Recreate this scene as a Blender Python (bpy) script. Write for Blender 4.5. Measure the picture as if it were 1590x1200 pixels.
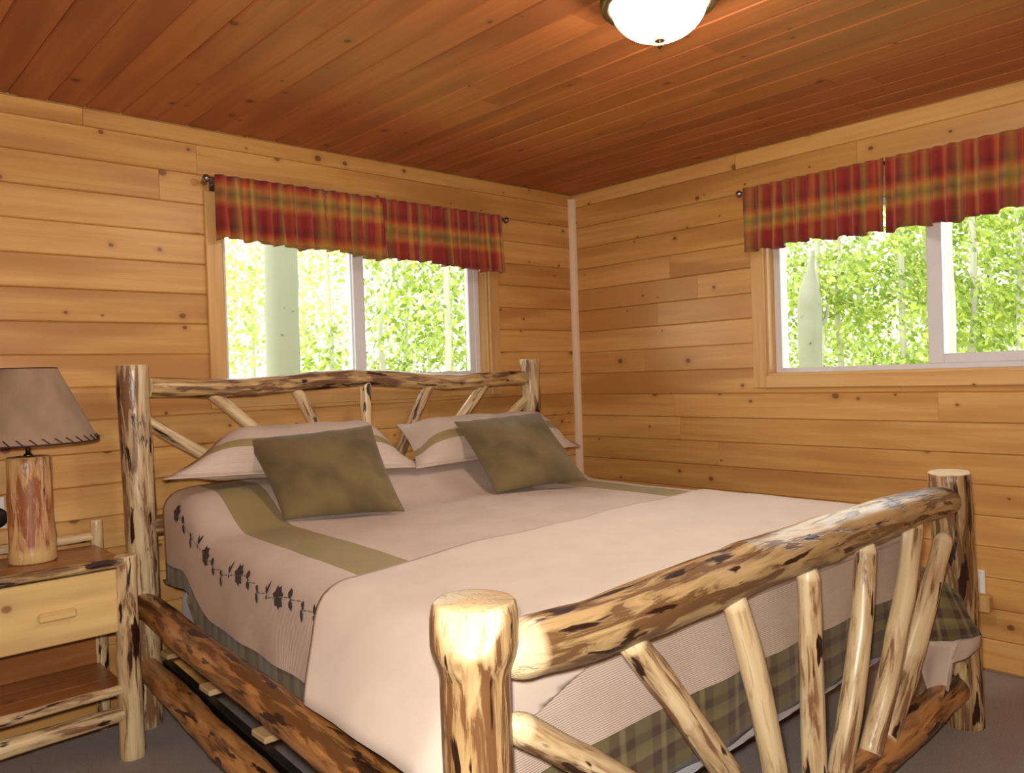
import bpy, bmesh, math, random
from mathutils import Vector, Matrix, noise
random.seed(7)
scene = bpy.context.scene
COL = scene.collection
for o in list(bpy.data.objects): bpy.data.objects.remove(o)

# ------------------------------------------------------------------ camera
FPX, CX, CY, CZ, YAW, PITCH, ROLL = 1253.46884, -3.74349, -3.51335, 1.31826, 0.7366, -0.01389, -0.03278
fw = Vector((math.sin(YAW)*math.cos(PITCH), math.cos(YAW)*math.cos(PITCH), math.sin(PITCH)))
rt = Vector((math.cos(YAW), -math.sin(YAW), 0)); up = rt.cross(fw)
rt2 = math.cos(ROLL)*rt + math.sin(ROLL)*up; up2 = -math.sin(ROLL)*rt + math.cos(ROLL)*up
cam = bpy.data.cameras.new('camera'); camo = bpy.data.objects.new('camera', cam); COL.objects.link(camo)
M3 = Matrix((rt2, up2, -fw)).transposed()
camo.matrix_world = Matrix.Translation((CX, CY, CZ)) @ M3.to_4x4()
cam.sensor_width = 36; cam.sensor_fit = 'HORIZONTAL'; cam.lens = FPX/1590*36; cam.clip_start = .05
scene.camera = camo

# ------------------------------------------------------------------ world, sun, flash, exposure
w = bpy.data.worlds.new('world'); scene.world = w; w.use_nodes = True
bg = w.node_tree.nodes['Background']; bg.inputs[0].default_value = (.93, .97, 1, 1); bg.inputs[1].default_value = 3.7
sun = bpy.data.lights.new('sun', 'SUN'); sun.energy = 5; sun.angle = .02; sun.color = (1, .95, .84)
so = bpy.data.objects.new('sun', sun); COL.objects.link(so)
so.rotation_euler = Vector((.36, -.34, -1.0)).to_track_quat('-Z', 'Y').to_euler()
fl = bpy.data.lights.new('camera_flash', 'SPOT'); fl.energy = 140; fl.spot_size = math.radians(125); fl.spot_blend = .6
fl.shadow_soft_size = .035; fl.color = (1, .95, .88)
fo = bpy.data.objects.new('camera_flash', fl); COL.objects.link(fo)
fo.location = Vector((CX, CY, CZ)) + up2*.075 - rt2*.03; fo.rotation_euler = M3.to_euler()
vs = scene.view_settings
vs.view_transform = 'Standard'; vs.look = 'None'; vs.gamma = 1; vs.use_curve_mapping = False; vs.exposure = 0.62
LAMP_STRENGTH = 46.0

# ------------------------------------------------------------------ helpers
def lin(r, g, b):
    f = lambda c: (c/255/12.92) if c/255 <= .04045 else ((c/255+.055)/1.055)**2.4
    return (f(r), f(g), f(b), 1)
def rnd(a, b): return a + (b-a)*random.random()
def sstep(a, b, x):
    t = max(0, min(1, (x-a)/(b-a))); return t*t*(3-2*t)

class NT:
    def __init__(s, name):
        s.m = bpy.data.materials.new(name); s.m.use_nodes = True; s.t = s.m.node_tree
        s.b = s.t.nodes['Principled BSDF']; s.out = s.t.nodes['Material Output']
    def n(s, typ, **kw):
        nd = s.t.nodes.new(typ)
        for k, v in kw.items(): setattr(nd, k, v)
        return nd
    def l(s, a, b): s.t.links.new(a, b)
    def set(s, sock, v):
        if hasattr(v, 'is_output') or isinstance(v, bpy.types.NodeSocket): s.l(v, sock)
        else: sock.default_value = v
    def math(s, op, a, b=None, c=None):
        nd = s.n('ShaderNodeMath', operation=op); s.set(nd.inputs[0], a)
        if b is not None: s.set(nd.inputs[1], b)
        if c is not None: s.set(nd.inputs[2], c)
        return nd.outputs[0]
    def mix(s, f, a, b, mode='MIX'):
        nd = s.n('ShaderNodeMix', data_type='RGBA', blend_type=mode)
        s.set(nd.inputs[0], f); s.set(nd.inputs[6], a); s.set(nd.inputs[7], b); return nd.outputs[2]
    def ramp(s, f, stops, interp='LINEAR'):
        nd = s.n('ShaderNodeValToRGB'); nd.color_ramp.interpolation = interp; s.l(f, nd.inputs[0])
        e = nd.color_ramp.elements
        while len(e) < len(stops): e.new(.5)
        for q, (p, c) in zip(e, stops): q.position = p; q.color = c if len(c) == 4 else (*c, 1)
        return nd.outputs[0]
    def sm(s, x, a, b):
        nd = s.n('ShaderNodeMapRange', interpolation_type='SMOOTHSTEP'); s.l(x, nd.inputs[0])
        nd.inputs[1].default_value = a; nd.inputs[2].default_value = b; return nd.outputs[0]
    def attr(s, name): return s.n('ShaderNodeAttribute', attribute_name=name)
    def mapping(s, v, scale, loc=(0, 0, 0)):
        nd = s.n('ShaderNodeMapping'); s.l(v, nd.inputs[0]); nd.inputs['Scale'].default_value = scale; nd.inputs['Location'].default_value = loc; return nd.outputs[0]
    def noise(s, v, scale, detail=3, rough=.5, dist=0):
        nd = s.n('ShaderNodeTexNoise'); s.l(v, nd.inputs['Vector']); nd.inputs['Scale'].default_value = scale
        nd.inputs['Detail'].default_value = detail; nd.inputs['Roughness'].default_value = rough; nd.inputs['Distortion'].default_value = dist
        return nd.outputs[0]
    def voro(s, v, scale, rand=1):
        nd = s.n('ShaderNodeTexVoronoi'); s.l(v, nd.inputs['Vector']); nd.inputs['Scale'].default_value = scale; nd.inputs['Randomness'].default_value = rand
        return nd.outputs['Distance'], nd.outputs['Color']
    def bump(s, h, dist, strength=1):
        nd = s.n('ShaderNodeBump'); s.l(h, nd.inputs['Height']); nd.inputs['Distance'].default_value = dist; nd.inputs['Strength'].default_value = strength
        s.l(nd.outputs[0], s.b.inputs['Normal'])
    def p(s, **kw):
        for k, v in kw.items(): s.set(s.b.inputs[k.replace('_', ' ')], v)
        return s.m

def pine(name, c0, c1, c2, rough=.42, knotc=(105, 55, 22), kthr=.7, tone=.5, coat=.12):
    k = NT(name); co = k.attr('lc').outputs['Vector']
    g = k.noise(k.mapping(co, (34, 34, 1.6)), 1, 4, .6, .6)
    g2 = k.noise(k.mapping(co, (7, 7, .8)), 1, 2)
    col = k.ramp(g, [(.25, lin(*c0)), (.5, lin(*c1)), (.78, lin(*c2))])
    rn = k.n('ShaderNodeObjectInfo').outputs['Random']
    col = k.mix(k.sm(g2, .45, .66), col, lin(*[x*.94 for x in c0]))
    col = k.mix(k.math('MULTIPLY', k.math('ABSOLUTE', k.math('SUBTRACT', rn, .5)), tone), col,
                k.mix(k.math('GREATER_THAN', rn, .5), lin(*c2), lin(*[x*.80 for x in c0])))
    sx = k.n('ShaderNodeSeparateXYZ'); k.l(co, sx.inputs[0]); cx = k.n('ShaderNodeCombineXYZ')
    k.l(k.math('ADD', sx.outputs[0], sx.outputs[1]), cx.inputs[0]); k.l(k.math('MULTIPLY', sx.outputs[2], .8), cx.inputs[1])
    vd = k.n('ShaderNodeTexVoronoi', voronoi_dimensions='2D'); k.l(cx.outputs[0], vd.inputs['Vector']); vd.inputs['Scale'].default_value = 6.5
    d, cc = vd.outputs['Distance'], vd.outputs['Color']
    sep = k.n('ShaderNodeSeparateColor'); k.l(cc, sep.inputs[0])
    size = k.math('MULTIPLY_ADD', k.math('POWER', sep.outputs[1], 2), .085, .035)
    kn = k.math('SUBTRACT', 1, k.sm(k.math('DIVIDE', d, size), .55, 1.05))
    kn = k.math('MULTIPLY', kn, k.math('GREATER_THAN', sep.outputs[0], kthr))
    halo = k.math('MULTIPLY', k.math('SUBTRACT', 1, k.sm(k.math('DIVIDE', d, size), .9, 2.6)), k.math('GREATER_THAN', sep.outputs[0], kthr))
    col = k.mix(k.math('MULTIPLY', halo, .35), col, lin(*[x*.86 for x in c0]))
    col = k.mix(k.math('MULTIPLY', kn, .8), col, lin(*knotc))
    k.bump(g, .0006, .5)
    return k.p(Base_Color=col, Roughness=rough, Coat_Weight=coat, Coat_Roughness=.3)

def logmat(name, base, base2, brown, thr, darkthr, pale=(238, 214, 168), rough=.34):
    k = NT(name); co = k.attr('lc').outputs['Vector']; peel = k.attr('peel').outputs['Fac']
    g = k.noise(k.mapping(co, (60, 60, 3)), 1, 3)
    col = k.mix(k.sm(g, .3, .7), lin(*base), lin(*base2))
    nb = k.noise(k.mapping(co, (6, 6, 1.6), (9, 2, 5)), 1, 2)
    n1 = k.noise(k.mapping(co, (36, 36, 4.6)), 1, 5, .62, .6)
    n1 = k.math('MULTIPLY_ADD', k.math('SUBTRACT', nb, .5), .38, n1)
    m1 = k.math('MULTIPLY', k.sm(n1, thr-.03, thr+.06), .85)
    mid = tuple(int(base[i]*.45+brown[i]*.55) for i in range(3))
    col = k.mix(k.math('MULTIPLY', k.sm(n1, thr-.14, thr-.02), .5), col, lin(*mid))
    np_ = k.math('SUBTRACT', 1, peel)
    col = k.mix(k.math('MULTIPLY', m1, np_), col, lin(*brown))
    n2 = k.math('MULTIPLY_ADD', k.math('SUBTRACT', nb, .5), .3, k.noise(k.mapping(co, (27, 27, 5.5), (3.1, 7.7, 1.9)), 1, 3, .55, .3))
    col = k.mix(k.math('MULTIPLY', k.sm(n2, darkthr, darkthr+.045), np_), col, lin(48, 27, 15))
    col = k.mix(peel, col, lin(*pale))
    h = k.math('SUBTRACT', k.math('MULTIPLY', g, .35), k.math('ADD', m1, k.sm(n2, darkthr, darkthr+.05)))
    k.bump(h, .0022, .7)
    return k.p(Base_Color=col, Roughness=rough, Coat_Weight=.18, Coat_Roughness=.28)

def fabric(name, c, c2=None, scale=900, rough=.9, bump=.0012, rib=None, sheen=.05, mottle=6):
    k = NT(name); co = k.n('ShaderNodeTexCoord').outputs['UV']
    n = k.noise(co, scale, 2); n2 = k.noise(co, mottle, 3)
    col = k.mix(k.sm(n2, .35, .68), lin(*c), lin(*(c2 or c)))
    col = k.mix(k.math('MULTIPLY', n, .10), col, (0, 0, 0, 1))
    h = n
    if rib:
        wv = k.n('ShaderNodeTexWave'); k.l(co, wv.inputs[0]); wv.inputs['Scale'].default_value = rib; wv.inputs['Distortion'].default_value = 1.2
        wv.bands_direction = 'Y'; h = k.math('ADD', n, k.math('MULTIPLY', wv.outputs['Fac'], 1.2))
    k.bump(h, bump, .6)
    return k.p(Base_Color=col, Roughness=rough, Sheen_Weight=sheen, Sheen_Roughness=.5)

def plaid(name, us, vs_, urep, vrep, mixf=.5, rough=.85):
    k = NT(name); co = k.n('ShaderNodeTexCoord').outputs['UV']
    sp = k.n('ShaderNodeSeparateXYZ'); k.l(co, sp.inputs[0])
    a = k.ramp(k.math('FRACT', k.math('DIVIDE', sp.outputs[0], urep)), us)
    b = k.ramp(k.math('FRACT', k.math('DIVIDE', sp.outputs[1], vrep)), vs_)
    n = k.noise(co, 500, 2)
    col = k.mix(mixf, a, b); col = k.mix(k.math('MULTIPLY', n, .12), col, (0, 0, 0, 1))
    k.bump(n, .0008, .4)
    return k.p(Base_Color=col, Roughness=rough, Sheen_Weight=.15)

def plain(name, c, rough=.5, metal=0, noise_s=40, var=.06, bump=0, **kw):
    k = NT(name); co = k.n('ShaderNodeTexCoord').outputs['Object']
    n = k.noise(co, noise_s, 3)
    col = k.mix(k.math('MULTIPLY', n, var), lin(*c), lin(*[x*.5 for x in c]))
    if bump: k.bump(n, bump, .6)
    return k.p(Base_Color=col, Roughness=rough, Metallic=metal, **kw)

M = {}
M['pine'] = pine('pine_wall_board', (200, 141, 73), (214, 161, 90), (228, 181, 111), tone=.5, kthr=.52)
M['pine_ceiling'] = pine('pine_ceiling_board', (158, 88, 44), (174, 100, 51), (188, 114, 60), tone=.5, knotc=(90, 42, 18), kthr=.82, rough=.55, coat=0.0)
M['pine_trim'] = pine('pine_casing', (206, 156, 92), (220, 174, 110), (230, 190, 128), kthr=.93, tone=.2)
M['pale_trim'] = pine('pale_corner_trim', (234, 204, 164), (240, 214, 176), (244, 222, 188), kthr=.97, tone=.2)
M['pine_pale'] = pine('pale_pine_furniture', (214, 176, 112), (226, 190, 126), (234, 202, 142), kthr=.86, tone=.2, rough=.35, knotc=(140, 84, 40))
M['top_wood'] = pine('nightstand_top_wood', (150, 92, 46), (166, 106, 56), (182, 122, 68), kthr=.9, tone=.3, rough=.3)
M['log_post'] = logmat('peeled_log_post', (208, 180, 134), (224, 200, 158), (118, 76, 44), .545, .595)
M['log_knob'] = logmat('dark_streaked_log_post', (190, 156, 104), (204, 174, 126), (104, 64, 34), .505, .59, pale=(206, 176, 130))
M['log_rail'] = logmat('peeled_log_rail', (192, 160, 108), (208, 178, 128), (104, 68, 38), .515, .58)
M['log_side'] = logmat('orange_log_side_rail', (178, 122, 64), (198, 144, 84), (90, 54, 28), .535, .585)
M['log_spindle'] = logmat('pale_log_spindle', (212, 184, 136), (226, 204, 160), (122, 76, 42), .565, .60)
M['log_lamp'] = logmat('reddish_log_lamp', (206, 160, 104), (222, 182, 126), (140, 72, 38), .55, .72, pale=(214, 178, 118))
M['log_head'] = logmat('headboard_log_rail', (204, 168, 112), (218, 186, 132), (100, 62, 36), .51, .585)
M['slat'] = pine('slat_wood', (206, 170, 118), (214, 182, 132), (222, 192, 146), kthr=.95)
M['vinyl'] = plain('white_vinyl', (226, 224, 226), .35)
M['steel'] = plain('brushed_steel', (150, 148, 146), .3, 1)
M['bronze'] = plain('antique_bronze', (110, 88, 58), .35, 1)
M['black'] = plain('black_plastic', (14, 14, 16), .4)
M['darkmetal'] = plain('dark_steel', (30, 28, 28), .5, .6)
M['white_plastic'] = plain('white_plastic', (232, 230, 222), .35)
M['tan_plastic'] = plain('tan_wood_block', (206, 162, 100), .5)
M['mattress'] = plain('white_mattress_ticking', (226, 228, 236), .8, bump=.001)
M['comforter'] = fabric('beige_comforter', (216, 194, 176), (208, 185, 167), rib=60, bump=.0016)
M['lining'] = fabric('beige_lining', (206, 184, 166))
M['sage'] = fabric('sage_band', (158, 140, 92), (150, 132, 84))
M['blanket'] = fabric('cream_blanket', (226, 208, 190), (220, 202, 184), scale=700, bump=.002)
M['olive'] = fabric('olive_velvet', (120, 102, 62), (92, 76, 44), scale=500, sheen=.15, mottle=5)
M['embroid'] = fabric('brown_embroidery', (46, 24, 18), (58, 32, 24))
M['stitch'] = fabric('green_embroidery', (110, 112, 84))
M['shade'] = fabric('taupe_rawhide', (166, 138, 112), (154, 126, 100), scale=260, sheen=.1, mottle=9)
M['lace'] = plain('dark_leather_lace', (52, 34, 24), .7)
red, dred, org, grn, gold = lin(156, 46, 34), lin(112, 32, 30), lin(194, 96, 40), lin(122, 118, 54), lin(202, 146, 62)
M['plaid_valance'] = plaid('red_plaid_valance',
    [(0, red), (.13, dred), (.2, red), (.25, org), (.30, gold), (.34, red), (.42, dred), (.48, grn), (.54, gold), (.62, grn), (.68, red), (.76, org), (.82, dred), (.88, gold), (.93, grn), (.97, red)],
    [(0, red), (.14, dred), (.22, red), (.28, org), (.36, gold), (.5, grn), (.64, gold), (.72, org), (.78, red), (.9, red)], .30, .22, .52)
ol, br, mr, tn = lin(112, 98, 58), lin(72, 52, 34), lin(92, 46, 38), lin(142, 124, 78)
M['plaid_hem'] = plaid('olive_plaid_hem',
    [(0, ol), (.3, ol), (.34, br), (.46, mr), (.52, br), (.58, tn), (.66, tn), (.7, br), (.88, br), (.92, ol)],
    [(0, ol), (.25, tn), (.3, br), (.44, mr), (.5, br), (.56, ol), (.8, ol), (.86, br), (.96, br)], .15, .13)
k = NT('grey_carpet'); co = k.n('ShaderNodeTexCoord').outputs['Object']
n1 = k.noise(co, 260, 3, .7); n2 = k.noise(co, 9, 3)
k.bump(n1, .006, .8)
M['carpet'] = k.p(Base_Color=k.mix(k.sm(n1, .3, .7), k.mix(n2, lin(140, 126, 120), lin(160, 146, 138)), lin(188, 174, 164)), Roughness=.95)
k = NT('frosted_lamp_glass'); k.p(Base_Color=(1, .97, .9, 1), Roughness=.4, Emission_Color=(1, .92, .80, 1), Emission_Strength=LAMP_STRENGTH); M['bulb'] = k.m
k = NT('window_glass'); tr = k.n('ShaderNodeBsdfTransparent'); gl = k.n('ShaderNodeBsdfGlossy'); gl.inputs['Roughness'].default_value = .02
tr.inputs[0].default_value = (.96, .98, .97, 1); mx = k.n('ShaderNodeMixShader'); fr = k.n('ShaderNodeFresnel'); fr.inputs[0].default_value = 1.25
k.l(fr.outputs[0], mx.inputs[0]); k.l(tr.outputs[0], mx.inputs[1]); k.l(gl.outputs[0], mx.inputs[2]); k.l(mx.outputs[0], k.out.inputs[0]); M['glass'] = k.m
def leafmat(name, c, c2):
    k = NT(name); rn = k.attr('tone').outputs['Fac']
    col = k.mix(rn, lin(*c), lin(*c2)); k.p(Base_Color=col, Roughness=.6)
    t = k.n('ShaderNodeBsdfTranslucent'); k.l(col, t.inputs[0]); mx = k.n('ShaderNodeMixShader'); mx.inputs[0].default_value = .45
    k.l(k.b.outputs[0], mx.inputs[1]); k.l(t.outputs[0], mx.inputs[2]); k.l(mx.outputs[0], k.out.inputs[0]); return k.m
M['leaf'] = leafmat('aspen_leaf', (92, 114, 34), (164, 174, 78))
M['leaf2'] = leafmat('pale_aspen_leaf', (132, 150, 60), (198, 206, 122))
k = NT('aspen_bark'); co = k.attr('lc').outputs['Vector']
d = k.noise(k.mapping(co, (5, 5, 9)), 1, 4, .6); k.bump(d, .01, .5)
M['bark'] = k.p(Base_Color=k.mix(k.sm(d, .66, .72), lin(108, 106, 88), lin(30, 27, 22)), Roughness=.8)
k = NT('pale_aspen_bark'); co = k.attr('lc').outputs['Vector']
d = k.noise(k.mapping(co, (9, 9, 14)), 1, 4, .6); k.bump(d, .006, .5)
M['bark_pale'] = k.p(Base_Color=k.mix(k.sm(d, .66, .72), lin(164, 158, 142), lin(70, 60, 50)), Roughness=.8)
k = NT('forest_grass'); co = k.n('ShaderNodeTexCoord').outputs['Object']
d = k.noise(co, 3, 5, .7); k.bump(d, .05, .6)
M['grass'] = k.p(Base_Color=k.mix(k.sm(d, .35, .65), lin(120, 144, 62), lin(176, 182, 104)), Roughness=.9)

def tag(o, label=None, cat=None, group=None, kind=None):
    if label: o['label'] = label
    if cat: o['category'] = cat
    if group: o['group'] = group
    if kind: o['kind'] = kind
    return o
def empty(name, loc=(0, 0, 0)):
    o = bpy.data.objects.new(name, None); COL.objects.link(o); o.location = loc; o.empty_display_size = .05; return o
def link(name, me, parent=None):
    o = bpy.data.objects.new(name, me); COL.objects.link(o)
    if parent:
        o.parent = parent; bpy.context.view_layer.update(); o.matrix_parent_inverse = parent_world(parent).inverted()
    return o
def parent_world(p):
    m = Matrix.Translation(p.location)
    return m if p.parent is None else parent_world(p.parent) @ p.matrix_parent_inverse @ m
def obj(name, V, F, mats, parent=None, smooth=True, uv=None, lc=None, peel=None, mi=None, tone=None):
    me = bpy.data.meshes.new(name); me.from_pydata([tuple(v) for v in V], [], F)
    for m in (mats if isinstance(mats, list) else [mats]): me.materials.append(M[m] if isinstance(m, str) else m)
    if smooth: me.polygons.foreach_set('use_smooth', [True]*len(me.polygons))
    if mi: me.polygons.foreach_set('material_index', mi)
    if lc is not None:
        a = me.attributes.new('lc', 'FLOAT_VECTOR', 'POINT'); a.data.foreach_set('vector', [c for v in lc for c in v])
    if peel is not None:
        a = me.attributes.new('peel', 'FLOAT', 'POINT'); a.data.foreach_set('value', peel)
    if tone is not None:
        a = me.attributes.new('tone', 'FLOAT', 'FACE'); a.data.foreach_set('value', tone)
    if uv is not None:
        ul = me.uv_layers.new(name='uv'); d = []
        for lp in me.loops: d += list(uv[lp.vertex_index])
        ul.data.foreach_set('uv', d)
    me.update()
    return link(name, me, parent)

class Soup:
    """boxes and lathes collected into one mesh"""
    def __init__(s): s.V = []; s.F = []; s.L = []
    def add(s, V, F, L=None):
        b = len(s.V); s.V += [Vector(v) for v in V]; s.F += [tuple(i+b for i in f) for f in F]
        s.L += list(L) if L else [tuple(v) for v in V]
    def box(s, lo, hi, c=.0, axis=None, off=None):
        """box with chamfered edges; axis = grain axis"""
        lo, hi = Vector(lo), Vector(hi)
        for i in range(3):
            if lo[i] > hi[i]: lo[i], hi[i] = hi[i], lo[i]
        d = hi-lo
        if axis is None: axis = max(range(3), key=lambda i: d[i])
        c = min(c, min(d)*.4)
        V = []; F = []
        bm = bmesh.new(); bmesh.ops.create_cube(bm, size=1)
        for v in bm.verts: v.co = Vector([lo[i]+(v.co[i]+.5)*d[i] for i in range(3)])
        if c > 0: bmesh.ops.bevel(bm, geom=bm.edges[:], offset=c, segments=1, affect='EDGES', profile=.5)
        bm.verts.ensure_lookup_table()
        V = [v.co.copy() for v in bm.verts]; F = [tuple(v.index for v in f.verts) for f in bm.faces]; bm.free()
        off = off or (rnd(0, 50), rnd(0, 50), rnd(0, 50)); o2 = [i for i in range(3) if i != axis]
        s.add(V, F, [(v[o2[0]]+off[0], v[o2[1]]+off[1], v[axis]+off[2]) for v in V]); return s
    def lathe(s, c, prof, seg=32, axis=(0, 0, 1)):
        q = Vector(axis).to_track_quat('Z', 'Y'); c = Vector(c); V = []; F = []; n = len(prof)
        for r, z in prof:
            for i in range(seg):
                a = 2*math.pi*i/seg; V.append(c + q @ Vector((r*math.cos(a), r*math.sin(a), z)))
        for j in range(n-1):
            for i in range(seg): F.append((j*seg+i, j*seg+(i+1) % seg, (j+1)*seg+(i+1) % seg, (j+1)*seg+i))
        F.append(tuple(range(seg-1, -1, -1))); F.append(tuple((n-1)*seg+i for i in range(seg)))
        s.add(V, F); return s
    def ball(s, c, r, seg=16, sz=1):
        return s.lathe(c, [(max(1e-4, r*math.sin(math.pi*i/10)), -r*sz*math.cos(math.pi*i/10)) for i in range(11)], seg)
    def build(s, name, mat, parent=None, smooth=False): 
        return obj(name, s.V, s.F, mat, parent, smooth, lc=s.L, peel=[0]*len(s.V))
def box(name, lo, hi, mat, parent=None, c=.003, axis=None): return Soup().box(lo, hi, c, axis).build(name, mat, parent)

def spline(pts, ds=.03):
    pts = [Vector(p) for p in pts]
    if len(pts) == 2:
        n = max(2, int((pts[1]-pts[0]).length/ds)); return [pts[0].lerp(pts[1], i/n) for i in range(n+1)]
    P = [2*pts[0]-pts[1]]+pts+[2*pts[-1]-pts[-2]]; out = []
    for i in range(1, len(P)-2):
        n = max(2, int((P[i+1]-P[i]).length/ds))
        for j in range(n):
            t = j/n; a, b, c, d = P[i-1], P[i], P[i+1], P[i+2]
            out.append(.5*((2*b)+(c-a)*t+(2*a-5*b+4*c-d)*t*t+(3*b-a-3*c+d)*t**3))
    out.append(pts[-1]); return out

def log(name, pts, r0, r1, mat, parent=None, ends=('cut', 'cut'), seg=20, wob=.05, bend=0, flare=None, facets=(), knots=3, shoulder=.06, ds=.025):
    path = spline(pts, ds); sd = Vector((rnd(0, 99), rnd(0, 99), rnd(0, 99)))
    S = [0]
    for a, b in zip(path, path[1:]): S.append(S[-1]+(b-a).length)
    T = S[-1]; rings = []
    for i, p in enumerate(path):
        t = (path[min(i+1, len(path)-1)]-path[max(i-1, 0)]).normalized()
        r = r0+(r1-r0)*S[i]/T
        if bend: 
            nb = noise.noise_vector(Vector((S[i]*1.3, 0, 0))+sd)*bend*min(1, S[i]/.15, (T-S[i])/.15 if T-S[i] > 0 else 0)
            p = p+nb
        if flare: r *= flare(S[i], T)
        rings.append((p, t, r, S[i], 0.0))
    def endrings(k, sgn, kind):
        p, t, r, s, _ = rings[k]
        if kind == 'cut':
            return [(p+t*sgn*.004, t, r*.955, s+sgn*.004, .75), (p+t*sgn*.0045, t, r*.9, s+sgn*.005, 1.0), (p+t*sgn*.0045, t, r*.45, s+sgn*.005, 1.0)]
        out = []
        for q in (.25, .5, .72, .88, .97, 1):
            out.append((p+t*sgn*shoulder*q, t, r*max(.3, math.sqrt(max(0, 1-q*q*.93))), s+sgn*shoulder*q, min(1, .4+q*1.5)))
        return out
    head = endrings(0, -1, ends[0])[::-1]; tail = endrings(-1, 1, ends[1])
    rings = head+rings+tail
    ref = Vector((0, 0, 1)) if abs(rings[0][1].z) < .8 else Vector((0, -1, 0))
    kn = [(rnd(.1, .9)*T, rnd(0, 6.28), rnd(.05, .13)) for _ in range(knots)]
    V = []; F = []; L = []; PE = []
    for p, t, r, s, pe in rings:
        x = (ref - t*ref.dot(t)).normalized(); y = t.cross(x)
        for i in range(seg):
            a = 2*math.pi*i/seg; ca, sa = math.cos(a), math.sin(a)
            rr = r*(1+wob*noise.noise(Vector((ca*1.2, sa*1.2, s*5))+sd)+wob*.5*noise.noise(Vector((ca*3, sa*3, s*11))+sd))
            for ks, ka, kh in kn:
                da = (a-ka+math.pi) % (2*math.pi)-math.pi
                rr += r*kh*math.exp(-((s-ks)/.03)**2-(da/.5)**2)
            v = p+(x*ca+y*sa)*rr; pp = pe
            for fc, fn in facets:
                dd = (v-fc).dot(fn)
                if dd > 0: v = v-fn*dd; pp = max(pp, .8)
            V.append(v); L.append(Vector((ca*r, sa*r, s))+sd); PE.append(pp)
    n = len(rings)
    for j in range(n-1):
        for i in range(seg): F.append((j*seg+i, j*seg+(i+1) % seg, (j+1)*seg+(i+1) % seg, (j+1)*seg+i))
    F.append(tuple(range(seg-1, -1, -1))); F.append(tuple((n-1)*seg+i for i in range(seg)))
    return obj(name, V, F, mat, parent, True, lc=L, peel=PE)

# ------------------------------------------------------------------ room shell
H = 2.44; XL, YF = -4.45, -4.40; PW = .1305; TH = .018
OPB = (-2.277, -.72, 1.27, 2.10)       # opening in the back wall  (t = x)
OPR = (1.33, 2.89, 1.27, 2.10)         # opening in the right wall (t = -y)
def slab(name, rects, f, d0, d1, mat):
    s = Soup()
    for a, b, z0, z1 in rects: s.box(f(a, d0, z0), f(b, d1, z1), 0)
    return tag(s.build(name, mat), kind='structure')
fB = lambda t, d, z: (t, d, z)
fR = lambda t, d, z: (d, -t, z)
def ringrects(a, b, z0, z1, op): return [(a, op[0], z0, z1), (op[1], b, z0, z1), (op[0], op[1], z0, op[2]), (op[0], op[1], op[3], z1)]
wall_b = slab('wall_back', ringrects(XL-.14, .14, -.1, H+.1, OPB), fB, TH, .14, 'pine')
wall_r = slab('wall_right', ringrects(-.018, -YF+.14, -.1, H+.1, OPR), fR, TH, .14, 'pine')
wall_l = slab('wall_left', [(-TH, -YF+.14, -.1, H+.1)], lambda t, d, z: (XL-d, -t, z), 0, .14, 'pine')
wall_f = slab('wall_front', [(XL, TH, -.1, H+.1)], lambda t, d, z: (t, YF-d, z), 0, .14, 'pine')
floor = tag(box('floor', (XL, YF, -.1), (TH, TH, 0), 'carpet', c=0), kind='structure')
ceil = tag(box('ceiling', (XL-.14, YF-.14, H+TH), (.75, .75, H+.14), 'pine_ceiling', c=0), kind='structure')  # slab overhang outside the walls is added to keep sun out of the windows

def plank(parent, mat, fmap, a0, a1, b0, b1, T=TH, c=.0045, g=.0006):
    """board lying in a surface: a = along grain, b = across, face at depth 0, chamfered long edges"""
    b0 += g; b1 -= g; a0 += g; a1 -= g; W = b1-b0; c = min(c, W*.3)
    prof = [(b0, T), (b1, T), (b1, c), (b1-c, 0), (b0+c, 0), (b0, c)]
    dz = rnd(0, .0012)
    V = []; L = []; o = (rnd(0, 60), rnd(0, 60), rnd(0, 60))
    for a in (a0, a1):
        for b, d in prof: V.append(fmap(a, b, d+dz if d < T else d)); L.append((b+o[0], d+o[1], a+o[2]))
    F = [(i, (i+1) % 6, 6+(i+1) % 6, 6+i) for i in range(6)]+[(5, 4, 3, 2, 1, 0), (6, 7, 8, 9, 10, 11)]
    return obj('plank', V, F, mat, parent, False, lc=L)
def segs(a0, a1, lo=1.3, hi=3.2):
    out = []; a = a0; first = True
    while a1-a > hi:
        b = a+(rnd(.5, hi) if first else rnd(lo, hi)); first = False
        if a1-b < .6: break
        out.append((a, b)); a = b
    out.append((a, a1)); return out
def clad(parent, fmap, a0, a1, zj, op):
    k0 = math.floor(zj/PW); z = zj-k0*PW-PW
    while z < H:
        z0, z1 = max(z, 0), min(z+PW, H); z += PW
        if z1-z0 < .01: continue
        for s0, s1 in segs(a0, a1):
            parts = []
            if z1 <= op[2] or z0 >= op[3] or s1 <= op[0] or s0 >= op[1]: parts.append((s0, s1, z0, z1))
            else:
                if s0 < op[0]: parts.append((s0, op[0], z0, z1))
                if s1 > op[1]: parts.append((op[1], s1, z0, z1))
                m0, m1 = max(s0, op[0]), min(s1, op[1])
                if z0 < op[2]: parts.append((m0, m1, z0, op[2]))
                if z1 > op[3]: parts.append((m0, m1, op[3], z1))
            for p in parts:
                if p[1]-p[0] > .01: plank(parent, 'pine', fmap, *p)
clad(wall_b, lambda a, b, d: (a, d, b), XL, 0, 2.2383, OPB)
clad(wall_r, lambda a, b, d: (d, -a, b), 0, -YF, 1.5744, OPR)
x = -.02
xs = 0.0
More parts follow.
